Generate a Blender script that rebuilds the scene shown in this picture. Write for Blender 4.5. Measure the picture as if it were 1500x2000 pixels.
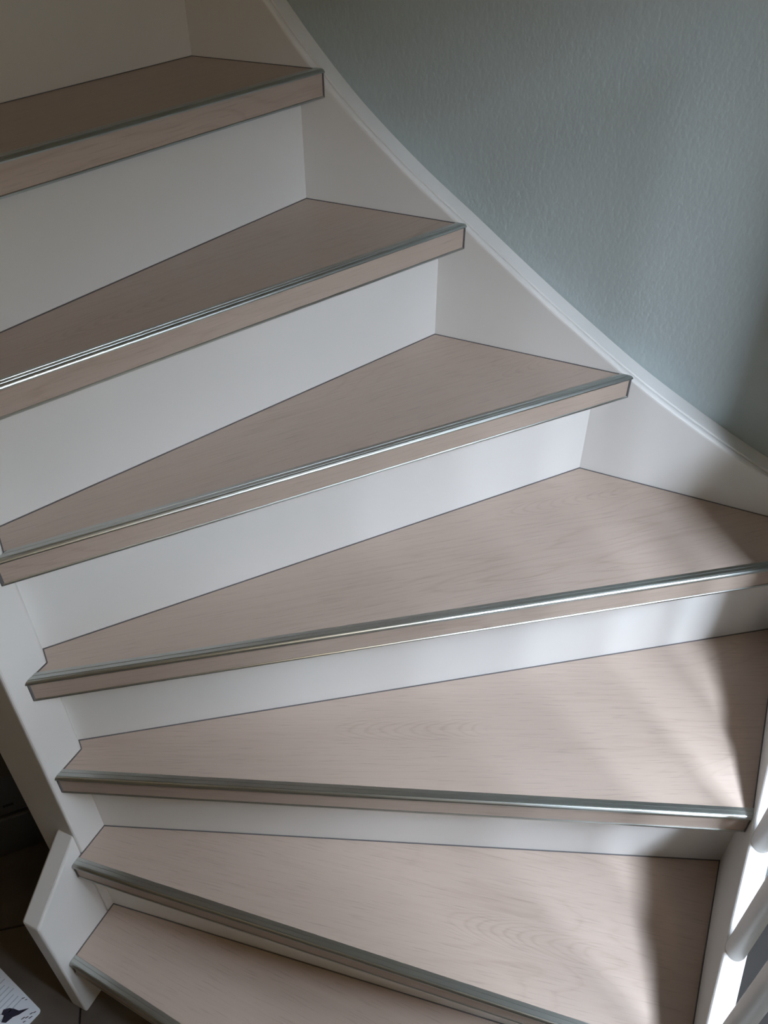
import bpy, bmesh, math, random
from mathutils import Vector, Matrix
S = bpy.context.scene
for o in list(bpy.data.objects): bpy.data.objects.remove(o, do_unlink=True)
COL = S.collection

# ------------------------------------------------------------------ camera
A = 1.127048                      # bearing of the stair wall, from the photograph's vanishing points
PITCH = 0.685144; ROLL = 0.001226; CAM_H = 1.53705; F_PX = 1583.03
sa, ca = math.sin(A), math.cos(A)
right = Vector((sa, ca, 0)); head = Vector((-ca, sa, 0)); upw = Vector((0, 0, 1))
fwd = head*math.cos(PITCH) - upw*math.sin(PITCH)
up = head*math.sin(PITCH) + upw*math.cos(PITCH)
cr, sr = math.cos(ROLL), math.sin(ROLL)
cx = right*cr + up*sr; cy = up*cr - right*sr; cz = -fwd
cam = bpy.data.cameras.new('camera'); co = bpy.data.objects.new('camera', cam); COL.objects.link(co)
co.matrix_world = Matrix(((cx.x, cy.x, cz.x, 0), (cx.y, cy.y, cz.y, 0), (cx.z, cy.z, cz.z, CAM_H), (0, 0, 0, 1)))
cam.sensor_fit = 'VERTICAL'; cam.sensor_height = 36.0; cam.sensor_width = 27.0
cam.lens = F_PX/2000.0*36.0; cam.clip_start = 0.02
S.camera = co

# ------------------------------------------------------------------ world, window light, exposure
wd = bpy.data.worlds.new('world'); S.world = wd; wd.use_nodes = True
bg = wd.node_tree.nodes['Background']; bg.inputs[0].default_value = (0.62, 0.74, 0.95, 1); bg.inputs[1].default_value = 0.5
def area(name, loc, target, sx, sy, power, col):
    l = bpy.data.lights.new(name, 'AREA'); l.shape = 'RECTANGLE'; l.size = sx; l.size_y = sy; l.energy = power; l.color = col
    o = bpy.data.objects.new(name, l); COL.objects.link(o); o.location = loc
    o.rotation_euler = (Vector(target)-Vector(loc)).to_track_quat('-Z', 'Y').to_euler()
    return o
WIN_X, WIN_Y0, WIN_Y1, WIN_Z0, WIN_Z1 = 0.842, 0.079, 1.088, 1.19, 1.862
LX, LY, LZ, LEL, LAZ = 1.504, 0.133, 3.425, -0.094, 0.292          # a patch of bright sky outside the window
area('sky_daylight', (LX, LY, LZ), (LX-math.cos(LEL)*math.cos(LAZ), LY-math.cos(LEL)*math.sin(LAZ), LZ-math.sin(LEL)), 2.9, 2.9, 2380, (0.80, 0.915, 1.07))
area('warm_fill_right', (0.70, -0.35, 1.95), (-0.75, 0.75, 1.35), 0.3, 0.3, 2.1, (1.0, 0.74, 0.42))  # added warm fill for the upper risers, no real fixture
area('warm_fill_top', (-0.9, -0.9, 2.70), (-0.9, -0.5, 1.0), 0.5, 0.5, 0.5, (1.0, 0.70, 0.40))  # weak warm fill added overhead to lift the shadows, no real fixture
S.view_settings.view_transform = 'Standard'; S.view_settings.look = 'None'
S.view_settings.exposure = 0.0; S.view_settings.gamma = 1.0; S.view_settings.use_curve_mapping = False

# ------------------------------------------------------------------ materials
def newmat(name):
    m = bpy.data.materials.new(name); m.use_nodes = True
    nt = m.node_tree; b = nt.nodes['Principled BSDF']
    return m, nt, b
def N(nt, t, **kw):
    n = nt.nodes.new(t)
    for k, v in kw.items(): setattr(n, k, v)
    return n
def noise(nt, vec, scale, detail=2.0, rough=0.5):
    n = N(nt, 'ShaderNodeTexNoise'); n.inputs['Scale'].default_value = scale
    n.inputs['Detail'].default_value = detail; n.inputs['Roughness'].default_value = rough
    if vec is not None: nt.links.new(vec, n.inputs['Vector'])
    return n
def ramp(nt, src, stops):
    r = N(nt, 'ShaderNodeValToRGB'); e = r.color_ramp.elements
    e[0].position, e[0].color = stops[0][0], (*stops[0][1], 1); e[1].position, e[1].color = stops[-1][0], (*stops[-1][1], 1)
    for p, c in stops[1:-1]:
        x = e.new(p); x.color = (*c, 1)
    nt.links.new(src, r.inputs[0]); return r
def bump(nt, b, src, strength, dist):
    bp = N(nt, 'ShaderNodeBump'); bp.inputs['Strength'].default_value = strength; bp.inputs['Distance'].default_value = dist
    nt.links.new(src, bp.inputs['Height']); nt.links.new(bp.outputs[0], b.inputs['Normal'])
def plain(name, col, rough=0.5, metal=0.0, bscale=None, bstr=0.05, var=0.0):
    m, nt, b = newmat(name)
    tc = N(nt, 'ShaderNodeTexCoord')
    n1 = noise(nt, tc.outputs['Object'], 9.0, 3)
    lo = tuple(c*(1-var) for c in col); hi = tuple(min(1, c*(1+var)) for c in col)
    r = ramp(nt, n1.outputs['Fac'], [(0.3, lo), (0.7, hi)])
    nt.links.new(r.outputs[0], b.inputs['Base Color'])
    b.inputs['Roughness'].default_value = rough; b.inputs['Metallic'].default_value = metal
    if bscale:
        n2 = noise(nt, tc.outputs['Object'], bscale, 2); bump(nt, b, n2.outputs['Fac'], bstr, 0.002)
    return m
M = {}
M['paint'] = plain('white_satin_paint', (0.80, 0.79, 0.77), 0.42, 0, 60, 0.04, 0.012)
M['alu'] = plain('anodised_aluminium', (0.50, 0.52, 0.50), 0.33, 1.0, None, 0, 0.04)
M['seal'] = plain('grey_sealant', (0.13, 0.125, 0.13), 0.6, 0, None, 0, 0.1)
M['ceil'] = plain('ceiling_white', (0.85, 0.77, 0.62), 0.8, 0, 200, 0.1, 0.01)
M['cream'] = plain('cream_wall_paint', (0.86, 0.70, 0.47), 0.7, 0, 200, 0.1, 0.01)
M['box'] = plain('charcoal_plastic', (0.075, 0.078, 0.088), 0.45, 0, 300, 0.1, 0.1)
M['black'] = plain('black_recess', (0.006, 0.006, 0.006), 0.7, 0, None, 0, 0.1)
M['paper'] = plain('white_paper', (0.84, 0.89, 0.97), 0.5, 0, None, 0, 0.02)
M['ink'] = plain('dark_ink', (0.03, 0.03, 0.055), 0.5, 0, None, 0, 0.1)
M['inkpale'] = plain('pale_grey_ink', (0.52, 0.57, 0.66), 0.5, 0, None, 0, 0.05)
M['frame'] = plain('window_frame_white', (0.8, 0.8, 0.78), 0.4, 0, None, 0, 0.01)

# stippled grey wall plaster
m, nt, b = newmat('grey_stippled_plaster'); M['wall'] = m
tc = N(nt, 'ShaderNodeTexCoord')
n0 = noise(nt, tc.outputs['Object'], 2.0, 3)
r = ramp(nt, n0.outputs['Fac'], [(0.3, (0.44, 0.503, 0.508)), (0.7, (0.46, 0.525, 0.53))]); nt.links.new(r.outputs[0], b.inputs['Base Color'])
b.inputs['Roughness'].default_value = 0.55
mp = N(nt, 'ShaderNodeMapping'); nt.links.new(tc.outputs['Object'], mp.inputs[0]); mp.inputs['Scale'].default_value = (1.0, 1.0, 0.6)
n1 = noise(nt, mp.outputs[0], 150, 3, 0.55)
n2 = noise(nt, mp.outputs[0], 55, 2, 0.5)
mx = N(nt, 'ShaderNodeMath', operation='MULTIPLY_ADD'); nt.links.new(n2.outputs['Fac'], mx.inputs[0]); mx.inputs[1].default_value = 0.8
nt.links.new(n1.outputs['Fac'], mx.inputs[2])
bump(nt, b, mx.outputs[0], 0.34, 0.004)

# whitewashed oak; UV.x runs along the grain in metres
def oak(name, light, mid, dark, rough=0.42):
    m, nt, b = newmat(name)
    uv = N(nt, 'ShaderNodeUVMap')
    def mapped(sx, sy):
        q = N(nt, 'ShaderNodeMapping'); nt.links.new(uv.outputs[0], q.inputs[0]); q.inputs['Scale'].default_value = (sx, sy, 1); return q.outputs[0]
    # cathedral grain: rings of a wandering, very elongated field
    big = noise(nt, mapped(1.6, 7.0), 1.0, 2.0, 0.5)
    mul = N(nt, 'ShaderNodeMath', operation='MULTIPLY'); nt.links.new(big.outputs['Fac'], mul.inputs[0]); mul.inputs[1].default_value = 17.0
    wob = noise(nt, mapped(7, 60), 1.0, 2.0); wm = N(nt, 'ShaderNodeMath', operation='MULTIPLY_ADD')
    nt.links.new(wob.outputs['Fac'], wm.inputs[0]); wm.inputs[1].default_value = 0.7; nt.links.new(mul.outputs[0], wm.inputs[2])
    fr = N(nt, 'ShaderNodeMath', operation='FRACT'); nt.links.new(wm.outputs[0], fr.inputs[0])
    rings = ramp(nt, fr.outputs[0], [(0.0, (0.25,)*3), (0.12, (0.55,)*3), (0.75, (0.62,)*3), (1.0, (0.25,)*3)])
    # one flame figure per board where the board has one: nested parabolas, nose towards -u
    auv = N(nt, 'ShaderNodeUVMap'); auv.uv_map = 'ArchUV'; sp = N(nt, 'ShaderNodeSeparateXYZ'); nt.links.new(auv.outputs[0], sp.inputs[0])
    def mth(op, a, b_=None, c_=None):
        n = N(nt, 'ShaderNodeMath', operation=op)
        for k, v in enumerate((a, b_, c_)):
            if v is None: continue
            if isinstance(v, (int, float)): n.inputs[k].default_value = v
            else: nt.links.new(v, n.inputs[k])
        return n.outputs[0]
    U, Vv = sp.outputs[0], sp.outputs[1]
    wob2 = noise(nt, mapped(9, 30), 1.0, 3.0).outputs['Fac']
    v2 = mth('MULTIPLY', Vv, Vv)
    fld = mth('MULTIPLY_ADD', wob2, 0.045, mth('MULTIPLY_ADD', v2, -150.0, U))
    saw = mth('FRACT', mth('MULTIPLY', fld, 46.0))
    arch_r = ramp(nt, saw, [(0.0, (0.26,)*3), (0.30, (0.58,)*3), (0.72, (0.60,)*3), (1.0, (0.26,)*3)])
    inV = mth('SUBTRACT', 1.0, mth('SMOOTH_MIN', mth('MULTIPLY', v2, 1100.0), 1.0, 0.2))
    inU = mth('MULTIPLY', mth('MULTIPLY_ADD', U, 30.0, 1.0), mth('MULTIPLY_ADD', U, -6.0, 1.2))
    amask = N(nt, 'ShaderNodeClamp'); nt.links.new(mth('MULTIPLY', inV, mth('MAXIMUM', mth('MINIMUM', inU, 1.0), 0.0)), amask.inputs[0])
    # where the rings show (patches only)
    patch = noise(nt, mapped(1.1, 4.0), 1.3, 1.0); pr = ramp(nt, patch.outputs['Fac'], [(0.46, (0.0,)*3), (0.66, (1.0,)*3)])
    # fine fibres and pores
    fib = noise(nt, mapped(5, 170), 1.0, 3.0, 0.6)
    pore = noise(nt, mapped(22, 420), 1.0, 2.0, 0.5); pp = ramp(nt, pore.outputs['Fac'], [(0.30, (0.0,)*3), (0.44, (1.0,)*3)])
    cloud = noise(nt, mapped(2.2, 6), 1.0, 2.0)
    mixr = N(nt, 'ShaderNodeMixRGB'); nt.links.new(pr.outputs[0], mixr.inputs[0]); mixr.inputs[1].default_value = (0.56,)*3+(1,); nt.links.new(rings.outputs[0], mixr.inputs[2])
    mixa = N(nt, 'ShaderNodeMixRGB'); nt.links.new(amask.outputs[0], mixa.inputs[0]); nt.links.new(mixr.outputs[0], mixa.inputs[1]); nt.links.new(arch_r.outputs[0], mixa.inputs[2])
    a1 = N(nt, 'ShaderNodeMixRGB'); a1.inputs[0].default_value = 0.45; nt.links.new(mixa.outputs[0], a1.inputs[1]); nt.links.new(fib.outputs['Fac'], a1.inputs[2])
    a2 = N(nt, 'ShaderNodeMixRGB'); a2.inputs[0].default_value = 0.30; nt.links.new(a1.outputs[0], a2.inputs[1]); nt.links.new(cloud.outputs['Fac'], a2.inputs[2])
    cr_ = ramp(nt, a2.outputs[0], [(0.34, dark), (0.50, mid), (0.64, light)])
    pm = N(nt, 'ShaderNodeMixRGB', blend_type='MULTIPLY'); pm.inputs[0].default_value = 0.14
    nt.links.new(cr_.outputs[0], pm.inputs[1]); nt.links.new(pp.outputs[0], pm.inputs[2])
    nt.links.new(pm.outputs[0], b.inputs['Base Color']); b.inputs['Roughness'].default_value = rough
    bump(nt, b, a1.outputs[0], 0.06, 0.0012)
    return m
M['oak'] = oak('whitewashed_oak', (0.54, 0.437, 0.371), (0.507, 0.405, 0.340), (0.435, 0.337, 0.275))
# dark floor tile
m, nt, b = newmat('dark_brown_tile'); M['tile'] = m
tc = N(nt, 'ShaderNodeTexCoord'); n0 = noise(nt, tc.outputs['Object'], 14, 4)
r = ramp(nt, n0.outputs['Fac'], [(0.3, (0.105, 0.088, 0.075)), (0.7, (0.14, 0.118, 0.102))]); nt.links.new(r.outputs[0], b.inputs['Base Color']); b.inputs['Roughness'].default_value = 0.5
M['grout'] = plain('dark_grout', (0.035, 0.032, 0.03), 0.9, 0, 200, 0.1, 0.1)
# ------------------------------------------------------------------ mesh helpers
def link(name, me, mat, parent=None, bevel=0, segs=3, smooth=False):
    o = bpy.data.objects.new(name, me); COL.objects.link(o)
    if mat is not None: me.materials.append(M[mat])
    if parent is not None: o.parent = parent
    if smooth:
        for p in me.polygons: p.use_smooth = True
    if bevel:
        md = o.modifiers.new('bevel', 'BEVEL'); md.width = bevel; md.segments = segs; md.limit_method = 'ANGLE'; md.angle_limit = math.radians(30)
    return o
def mesh(name, vs, fs):
    me = bpy.data.meshes.new(name); me.from_pydata([tuple(v) for v in vs], [], fs); me.validate()
    bm = bmesh.new(); bm.from_mesh(me); bmesh.ops.recalc_face_normals(bm, faces=bm.faces); bm.to_mesh(me); bm.free()
    return me
def uvgrain(me, d, off=(0, 0), arch=None):
    """UV in metres: u along horizontal direction d, v across (horizontal or up)."""
    d = Vector((d[0], d[1], 0)).normalized(); p = Vector((-d.y, d.x, 0))
    l = me.uv_layers.new(name='UVMap'); l2 = me.uv_layers.new(name='ArchUV')
    ao = Vector((arch[0]-OFF.x, arch[1]-OFF.y, 0)) if arch else Vector((0, 9, 0))
    for poly in me.polygons:
        for li in poly.loop_indices:
            c = me.vertices[me.loops[li].vertex_index].co
            l.data[li].uv = (c.dot(d)+off[0], c.dot(p)-c.z+off[1])
            l2.data[li].uv = ((c-ao).dot(d), (c-ao).dot(p))
def loft(a, b_):
    """solid between two equal closed loops of 3D points"""
    n = len(a); vs = list(a)+list(b_)
    fs = [tuple(range(n))[::-1], tuple(range(n, 2*n))]
    for i in range(n): j = (i+1) % n; fs.append((i, j, n+j, n+i))
    return vs, fs
def prism(poly, z0, z1): return loft([Vector((x, y, z0)) for x, y in poly], [Vector((x, y, z1)) for x, y in poly])
def extr_x(poly, x0, x1): return loft([Vector((x0, y, z)) for y, z in poly], [Vector((x1, y, z)) for y, z in poly])
def extr_y(poly, y0, y1): return loft([Vector((x, y0, z)) for x, z in poly], [Vector((x, y1, z)) for x, z in poly])
def box(x0, x1, y0, y1, z0, z1): return prism([(x0, y0), (x1, y0), (x1, y1), (x0, y1)], z0, z1)
def join(parts):
    vs, fs = [], []
    for v, f in parts:
        o = len(vs); vs += list(v); fs += [tuple(i+o for i in t) for t in f]
    return vs, fs
def isect(p, d, q, e):
    """2D line p+td with q+se"""
    den = d.x*e.y-d.y*e.x; t = ((q.x-p.x)*e.y-(q.y-p.y)*e.x)/den
    return p+d*t
def empty(name, loc, label=None, cat=None, kind=None):
    o = bpy.data.objects.new(name, None); COL.objects.link(o); o.location = loc; o.empty_display_size = 0.1
    if label: o['label'] = label
    if cat: o['category'] = cat
    if kind: o['kind'] = kind
    return o
def struct(name, vf, mat, parent=None, bevel=0):
    o = link(name, mesh(name, *vf), mat, parent, bevel)
    if parent is None: o['kind'] = 'structure'
    return o

# ------------------------------------------------------------------ plan dimensions (metres)
FLOOR = 0.022
XI = -0.6743        # face of newel and inner string
XO = 0.1925         # face of outer string
YW = 1.1265         # face of wall string
WALL_Y = 1.1775     # grey wall
RISE = 0.185; TH = 0.0363

# ------------------------------------------------------------------ room shell
wb = struct('wall_back', box(-2.6, WIN_X, WALL_Y, WALL_Y+0.1, FLOOR, 2.75), 'wall')
struct('wall_left', box(-2.7, -2.6, -2.2, WALL_Y+0.1, FLOOR, 2.75), 'cream')
struct('wall_front', box(-2.6, WIN_X, -2.3, -2.2, FLOOR, 2.75), 'cream')
struct('ceiling', box(-2.7, WIN_X+0.2, -2.3, WALL_Y+0.1, 2.75, 2.85), 'ceil')
X0, X1 = WIN_X, WIN_X+0.06
struct('wall_right', join([box(X0, X1, -2.3, WIN_Y0, FLOOR, 2.75), box(X0, X1, WIN_Y1, WALL_Y+0.1, FLOOR, 2.75),
                          box(X0, X1, WIN_Y0, WIN_Y1, FLOOR, WIN_Z0), box(X0, X1, WIN_Y0, WIN_Y1, WIN_Z1, 2.75)]), 'cream')
struct('corner_light_blocker', extr_x([(0.884, FLOOR), (0.884, 0.985), (0.940, 1.03), (0.940, 2.75), (WALL_Y, 2.75), (WALL_Y, FLOOR)], 0.2205, 0.32), 'wall')  # unseen stepped stub, added and shaped to shade the right-hand wall and treads
fr = []
for (y0, y1, z0, z1) in ((WIN_Y0, WIN_Y0+0.02, WIN_Z0, WIN_Z1), (WIN_Y1-0.02, WIN_Y1, WIN_Z0, WIN_Z1), (WIN_Y0+0.02, WIN_Y1-0.02, WIN_Z0, WIN_Z0+0.02), (WIN_Y0+0.02, WIN_Y1-0.02, WIN_Z1-0.02, WIN_Z1)):
    fr.append(box(X0+0.02, X0+0.05, y0, y1, z0, z1))
w1 = struct('window_1', join(fr), 'frame')

# floor: screed with tiles laid diagonally
fl = struct('floor', box(-2.6, WIN_X, -2.2, WALL_Y, FLOOR-0.1, FLOOR-0.004), 'grout')
ang = math.radians(38); tsz = 0.45; rnd = random.Random(4)
td = Vector((math.cos(ang), math.sin(ang))); tn = Vector((-td.y, td.x)); t0 = Vector((-0.922*0.9857, 0.2997*0.9857)) - td*0.30
tme = None
for i in range(-4, 5):
    for j in range(-4, 5):
        c = t0 + td*(i*tsz+tsz/2) + tn*(j*tsz+tsz/2)
        if not (-2.2 < c.x < 0.60 and -1.2 < c.y < 0.78): continue
        if tme is None:
            g = tsz/2-0.002
            tme = mesh('floor_tile', *prism([(-g, -g), (g, -g), (g, g), (-g, g)], -0.006, 0.0))
            first = True
        o = link('floor_tile', tme, 'tile' if first else None, fl); first = False
        o.location = (c.x, c.y, FLOOR); o.rotation_euler = (0, 0, ang)

# ------------------------------------------------------------------ staircase
st = empty('staircase', (0, 0.45, FLOOR), 'white winder staircase with whitewashed oak treads and aluminium nosings climbing along the grey wall', 'staircase')
OFF = Vector((0, 0.45, FLOOR))
def part(name, vf, mat, parent, bevel=0, segs=3, grain=None, smooth=False):
    """world-space mesh -> child whose origin stays with the parent's"""
    vs = [Vector(v)-OFF for v in vf[0]]
    me = mesh(name, vs, vf[1])
    if grain: uvgrain(me, *grain)
    return link(name, me, mat, parent, bevel, segs, smooth)
CH = [(-0.709, 0.4495), (XI, 0.4246)]      # newel's chamfered corner in plan
V2 = lambda p: Vector((p[0], p[1]))
LX = ('x', XI); RX = ('x', XO); LY = ('y', 0.4495); RY = ('y', YW); LC = ('c', None)
def bline(b_):
    if b_[0] == 'x': return Vector((b_[1], 0)), Vector((0, 1))
    if b_[0] == 'y': return Vector((0, b_[1])), Vector((1, 0))
    return V2(CH[0]), (V2(CH[1])-V2(CH[0]))
# level, back line (2 pts), front line (2 pts), left/right boundary of back, of front, extra left and right plan corners
STEPS = [
 (1, ((-0.676, 0.376), (0.1925, 0.523)), ((-0.6768, 0.2709), (-0.4953, 0.264)), LX, RX, LX, RX, [], []),
 (2, ((-0.6724, 0.4140), (0.1914, 0.7643)), ((-0.6767, 0.3399), (0.0233, 0.4428)), LX, RX, LX, RX, [], []),
 (3, ((-0.6862, 0.4357), (0.1777, 1.0837)), ((-0.6733, 0.3718), (0.1926, 0.7197)), LC, RX, LX, RX, [CH[1]], []),
 (4, ((-0.6958, 0.4393), (-0.1743, 1.1277)), ((-0.6745, 0.3863), (0.133, 0.9996)), LC, RY, LX, RX, [CH[1]], [(XO, YW)]),
 (5, ((-0.7146, 0.4593), (-0.4446, 1.1251)), ((-0.6679, 0.4135), (-0.1239, 1.1226)), LY, RY, LX, RY, [CH[0], CH[1]], []),
 (6, ((-0.7584, 0.5748), (-0.6724, 1.1249)), ((-0.6659, 0.4842), (-0.4051, 1.1161)), LY, RY, LC, RY, [CH[0]], []),
 (7, ((-0.8926, 0.7788), (-0.8588, 1.1237)), ((-0.7155, 0.6055), (-0.6312, 1.1158)), LY, RY, LY, RY, [], []),
 (8, ((-1.12, 0.60), (-1.11, 1.12)), ((-0.850, 0.7788), (-0.816, 1.1237)), LY, RY, LY, RY, [], []),
]
PROFILE = [(.0158, .0002), (.0158, .0011), (.0152, .0017), (.0106, .0018), (.0103, .0012), (.0097, .0012), (.0094, .0018), (.0046, .0018), (.0043, .0011), (.0038, .0011),
           (.0034, .0014), (.0022, .0008), (.0009, -.0004), (.0001, -.0018), (.0000, -.0034), (.0060, -.0034), (.0060, .0002)]
BOTTOM = [(.0020, -.0363), (.0020, -.0341), (.0027, -.0334), (.0060, -.0334), (.0060, -.0363)]
ARCH = {5: (-0.297, 1.045), 3: (-0.343, 0.619), 4: (-0.239, 0.967), 2: (-0.124, 0.515), 6: (-0.700, 0.562)}
rnd = random.Random(11)
def offset_line(p0, p1, d):
    dr = (p1-p0).normalized(); nn = Vector((-dr.y, dr.x)); return p0+nn*d, dr   # +d = inward (towards the back)
G = 0.0006
for lev, Bk, Fr, bl, br, fl_, fr_, exl, exr in STEPS:
    z = lev*RISE
    b0, b1, f0, f1 = map(V2, (*Bk, *Fr))
    if (f1-f0).x < 0: f0, f1 = f1, f0
    fd = (f1-f0).normalized(); bd = (b1-b0).normalized()
    def fpt(d, which, gap=0.0):
        p, dr = offset_line(f0, f1, d); q, e = bline(fl_ if which == 'l' else fr_)
        r_ = isect(p, dr, q, e); return r_ + dr*(gap if which == 'l' else -gap)
    bq, be = bline(bl); BL = isect(b0, bd, bq, be); bq, be = bline(br); BR = isect(b0, bd, bq, be)
    uo = (rnd.uniform(0, 30), rnd.uniform(0, 30))
    # tread slab
    poly = [fpt(.0062, 'l', G), fpt(.0062, 'r', G)] + [V2(p) for p in exr] + [BR, BL] + [V2(p) for p in exl]
    poly = [(p.x, p.y) for p in poly]
    gd = (fd*0.75+bd*0.25).normalized()
    tr = part('tread', prism(poly, z-TH+0.0005, z), 'oak', st, 0, 3, ((gd.x, gd.y), uo, ARCH.get(lev)))
    # nosing board
    nb = [fpt(.0036, 'l', G), fpt(.0036, 'r', G), fpt(.0060, 'r', G), fpt(.0060, 'l', G)]
    part('nosing_board', prism([(p.x, p.y) for p in nb], z-.0336, z-.0036), 'oak', tr, 0, 3, ((fd.x, fd.y), (uo[0]+3.3, uo[1]+1.7)))
    # aluminium nosing profile with two grooves, and the thin strip under the board
    for nm, prof in (('nosing_profile', PROFILE), ('bottom_strip', BOTTOM)):
        a = []; c = []
        for d, h in prof:
            p = fpt(d, 'l', G*0.5); a.append(Vector((p.x, p.y, z+h))); p = fpt(d, 'r', G*0.5); c.append(Vector((p.x, p.y, z+h)))
        part(nm, loft(a, c), 'alu', tr)
    # sealant bead along the left, back and right edges, and at the nosing ends
    edge = [fpt(.0155, 'r')] + [V2(p) for p in exr] + [BR, BL] + [V2(p) for p in exl] + [fpt(.0155, 'l')]
    segs = []
    for i in range(len(edge)-1):
        p, q = edge[i], edge[i+1]
        if (q-p).length < 0.004: continue
        d = (q-p).normalized(); nn = Vector((-d.y, d.x))*0.0016
        segs.append(prism([(v.x, v.y) for v in (p, q, q+nn, p+nn)], z-0.001, z+0.0009))
    for w_, sgn in (('l', 1), ('r', -1)):
        p0, p1 = fpt(.0018, w_), fpt(.0060, w_); q = fd*(0.0016*sgn)
        segs.append(prism([(v.x, v.y) for v in (p0, p0+q, p1+q, p1)], z-.0355, z-.0038))
    sl = part('sealant', join(segs), 'seal', tr); sl['label'] = 'dark grey sealant bead'
    # riser standing on this tread, under the next one
    if lev < 8:
        nn = Vector((-bd.y, bd.x))*0.018
        rp = [(v.x, v.y) for v in (BL-bd*0.004, BR+bd*0.004, BR+nn+bd*0.004, BL+nn-bd*0.004)]
        part('riser', prism(rp, z-0.03, z+RISE-TH+0.0002), 'paint', st)
    if lev == 1:   # bottom riser standing on the floor
        nn = Vector((-fd.y, fd.x)); p = fpt(.045, 'l'); q = fpt(.045, 'r')
        part('riser', prism([(v.x, v.y) for v in (p, q, q+nn*0.018, p+nn*0.018)], FLOOR, z-TH+0.0002), 'paint', st)

# newel with chamfered corner
part('newel_post', prism([(XI, 0.3635), CH[1], CH[0], (-0.760, 0.4495), (-0.760, 0.3635)], FLOOR, 1.95), 'paint', st, 0.004, 3)
# short inner string at the foot of the stairs
part('inner_string', extr_x([(0.3633, FLOOR), (0.3633, 0.4175), (0.258, 0.3265), (0.258, FLOOR)], XI-0.033, XI-0.0003), 'paint', st, 0.004, 3)
# upper inner string (runs on behind the newel, out of the photograph)
part('inner_string', extr_y([(-0.760, 1.02), (-1.30, 1.50), (-1.30, 1.12), (-0.760, 0.66)], 0.4155, 0.4490), 'paint', st, 0.004, 3)
# wall string: curved top edge
WS = [(-1.25, 1.93), (-0.92, 1.592), (-0.80, 1.462), (-0.7223, 1.3770), (-0.6791, 1.3290), (-0.6258, 1.2755), (-0.5772, 1.2325), (-0.4947, 1.1685), (-0.4066, 1.1087), (-0.3257, 1.0525),
      (-0.2392, 0.9945), (-0.1181, 0.9185), (-0.0078, 0.8600), (0.1022, 0.8095), (0.16, 0.798), (0.2195, 0.795)]
def cat(P, n=6):
    out = []
    for i in range(len(P)-1):
        p0, p1, p2, p3 = [Vector(P[max(0, min(len(P)-1, k))]) for k in (i-1, i, i+1, i+2)]
        for k in range(n):
            t = k/n; out.append(0.5*((2*p1)+(p2-p0)*t+(2*p0-5*p1+4*p2-p3)*t*t+(3*p1-p0-3*p2+p3)*t**3))
    out.append(Vector(P[-1])); return [(v.x, v.y) for v in out]
top = cat(WS)
low = [(0.2195, 0.36), (0.0, 0.42), (-0.45, 0.72), (-0.85, 1.12), (-1.25, 1.55)]
ws = part('wall_string', extr_y(top+low, YW, YW+0.0135), 'paint', st, 0.0055, 4)
capt = [(x, z+0.0004) for x, z in top]
part('wall_string_cap', extr_y(capt+low, YW+0.0142, WALL_Y-0.0002), 'paint', st, 0.0022, 3)
# outer string, curved a little at the winders
OS = [(0.346, 0.366), (0.42, 0.407), (0.5006, 0.4520), (0.5406, 0.4745), (0.6023, 0.5105), (0.6544, 0.5385), (0.6985, 0.5625), (0.778, 0.6030), (0.88, 0.6600), (0.96, 0.7150), (1.04, 0.767), (YW-0.001, 0.800)]
ot = cat(OS)
part('outer_string', extr_x(ot+[(YW-0.001, 0.33), (0.75, 0.20), (0.55, FLOOR), (0.346, FLOOR)], XO, XO+0.027), 'paint', st, 0.004, 3)
# balusters and handrail along the open side
def zt(y):
    for (a, za), (b_, zb) in zip(ot, ot[1:]):
        if a <= y <= b_: return za+(zb-za)*(y-a)/(b_-a)
RAILH = 0.86
def cyl(cx_, cy_, z0f, z1f, r, n=28):
    a = []; c = []
    for k in range(n):
        t = 2*math.pi*k/n; x, y = cx_+r*math.cos(t), cy_+r*math.sin(t); a.append(Vector((x, y, z0f(y)))); c.append(Vector((x, y, z1f(y))))
    return loft(a, c)
for yb in (0.460, 0.575, 0.690, 0.805):
    part('baluster', cyl(XO+0.0135, yb, lambda y: zt(y)-0.003, lambda y: zt(yb)+RAILH+0.01, 0.0125), 'paint', st, 0, 3, None, True)
part('end_post', box(XO-0.012, XO+0.078, 0.255, 0.345, FLOOR, 1.30), 'paint', st, 0.004, 3)

# ------------------------------------------------------------------ storage box in the dark under the stairs
bx = empty('storage_box', (-1.06, 0.55, FLOOR), 'charcoal storage box with black slot standing on dark floor behind the newel post', 'box')
K = (CAM_H-FLOOR)/CAM_H
p0 = Vector((-1.0256, 0.4007))*K; dr = Vector((0.6545, 0.7560)); nn = Vector((-dr.y, dr.x))
OFF = Vector((-1.06, 0.55, FLOOR))
def bq_(u0, u1, v0, v1, z0, z1):
    P = [p0+dr*u+nn*v for u, v in ((u0, v0), (u1, v0), (u1, v1), (u0, v1))]; return prism([(p.x, p.y) for p in P], z0, z1)
part('box_body', bq_(-0.22, 0.11, 0, 0.24, FLOOR+0.0005, 0.136), 'box', bx, 0.004, 2)
sl = part('slot', bq_(-0.21, 0.098, 0.012, 0.228, 0.136, 0.148), 'black', bx); sl['label'] = 'black slot between lid and body'
part('box_lid', bq_(-0.22, 0.11, 0, 0.24, 0.148, 0.258), 'box', bx, 0.004, 2)
let = []
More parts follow.
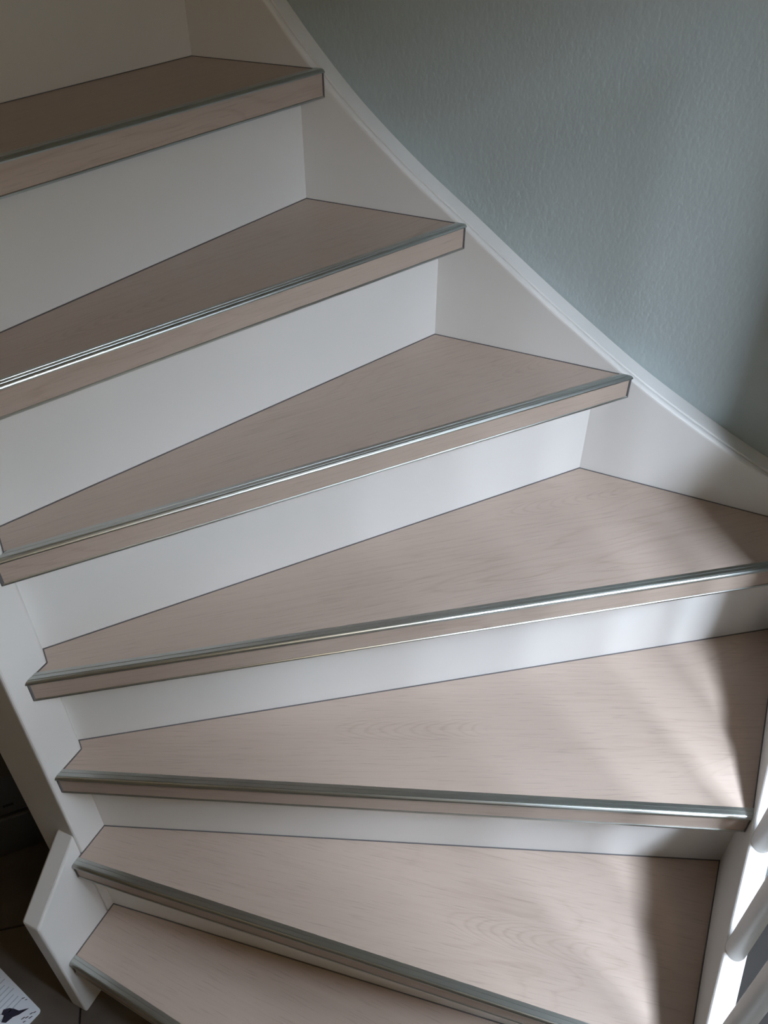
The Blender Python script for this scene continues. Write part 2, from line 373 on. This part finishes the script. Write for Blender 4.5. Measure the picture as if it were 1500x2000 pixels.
for u0, u1, z0 in ((0.0475, 0.0515, .171), (0.0525, 0.056, .171), (0.057, 0.0605, .171), (0.0615, 0.0655, .171)):
    let.append(bq_(u0, u1, -0.0006, 0.0004, z0, z0+0.006))
part('lettering', join(let), 'black', bx)

# ------------------------------------------------------------------ leaflet on the floor
lf = empty('leaflet', (-0.86, 0.17, FLOOR), 'white printed leaflet with a dark figure lying on the floor at bottom left', 'leaflet')
OFF = Vector((-0.86, 0.17, FLOOR))
c0 = Vector((-0.7552, 0.2301))*K; e1 = Vector((-0.985, 0.174)).normalized(); e2 = Vector((-e1.y, e1.x))   # e1 along the long edge, e2 towards the viewer
if e2.y > 0: e2 = -e2
def pq(pts, z0, z1): return prism([((c0+e1*u+e2*v).x, (c0+e1*u+e2*v).y) for u, v in pts], FLOOR+z0, FLOOR+z1)
r_ = 0.006
corner = [(r_*(1-math.sin(t)), r_*(1-math.cos(t))) for t in [k*math.pi/16 for k in range(9)]]
part('sheet', pq([(0.21, 0)]+[(u, v) for u, v in corner]+[(0, 0.148), (0.21, 0.148)], 0.0003, 0.0022), 'paper', lf)
def fig(name, pts, mat='ink'): return part(name, pq(pts, 0.0022, 0.0026), mat, lf)
fig('printed_figure', [(0.0203, 0.0099), (0.0255, 0.0155), (0.031, 0.022), (0.040, 0.025), (0.0475, 0.029), (0.0535, 0.036), (0.050, 0.043), (0.045, 0.041), (0.040, 0.050), (0.033, 0.046), (0.031, 0.034), (0.026, 0.026)])
for k in range(9):
    for q in range(2):
        u0 = 0.042+0.0085*k; v0 = 0.006+0.034*q+0.003*(k % 3)
        fig('text_line', [(u0, v0), (u0+0.0016, v0), (u0+0.0016, v0+0.028), (u0, v0+0.028)], 'inkpale')
for k, (u, v, l) in enumerate([(0.006, 0.006, .004), (0.009, 0.010, .005), (0.005, 0.014, .006), (0.010, 0.018, .005), (0.014, 0.022, .006), (0.008, 0.025, .004), (0.040, 0.004, .004), (0.034, 0.003, .003)]):
    fig('text_mark', [(u, v), (u+0.0014, v+0.0004), (u+0.003, v+l), (u+0.0018, v+l)])
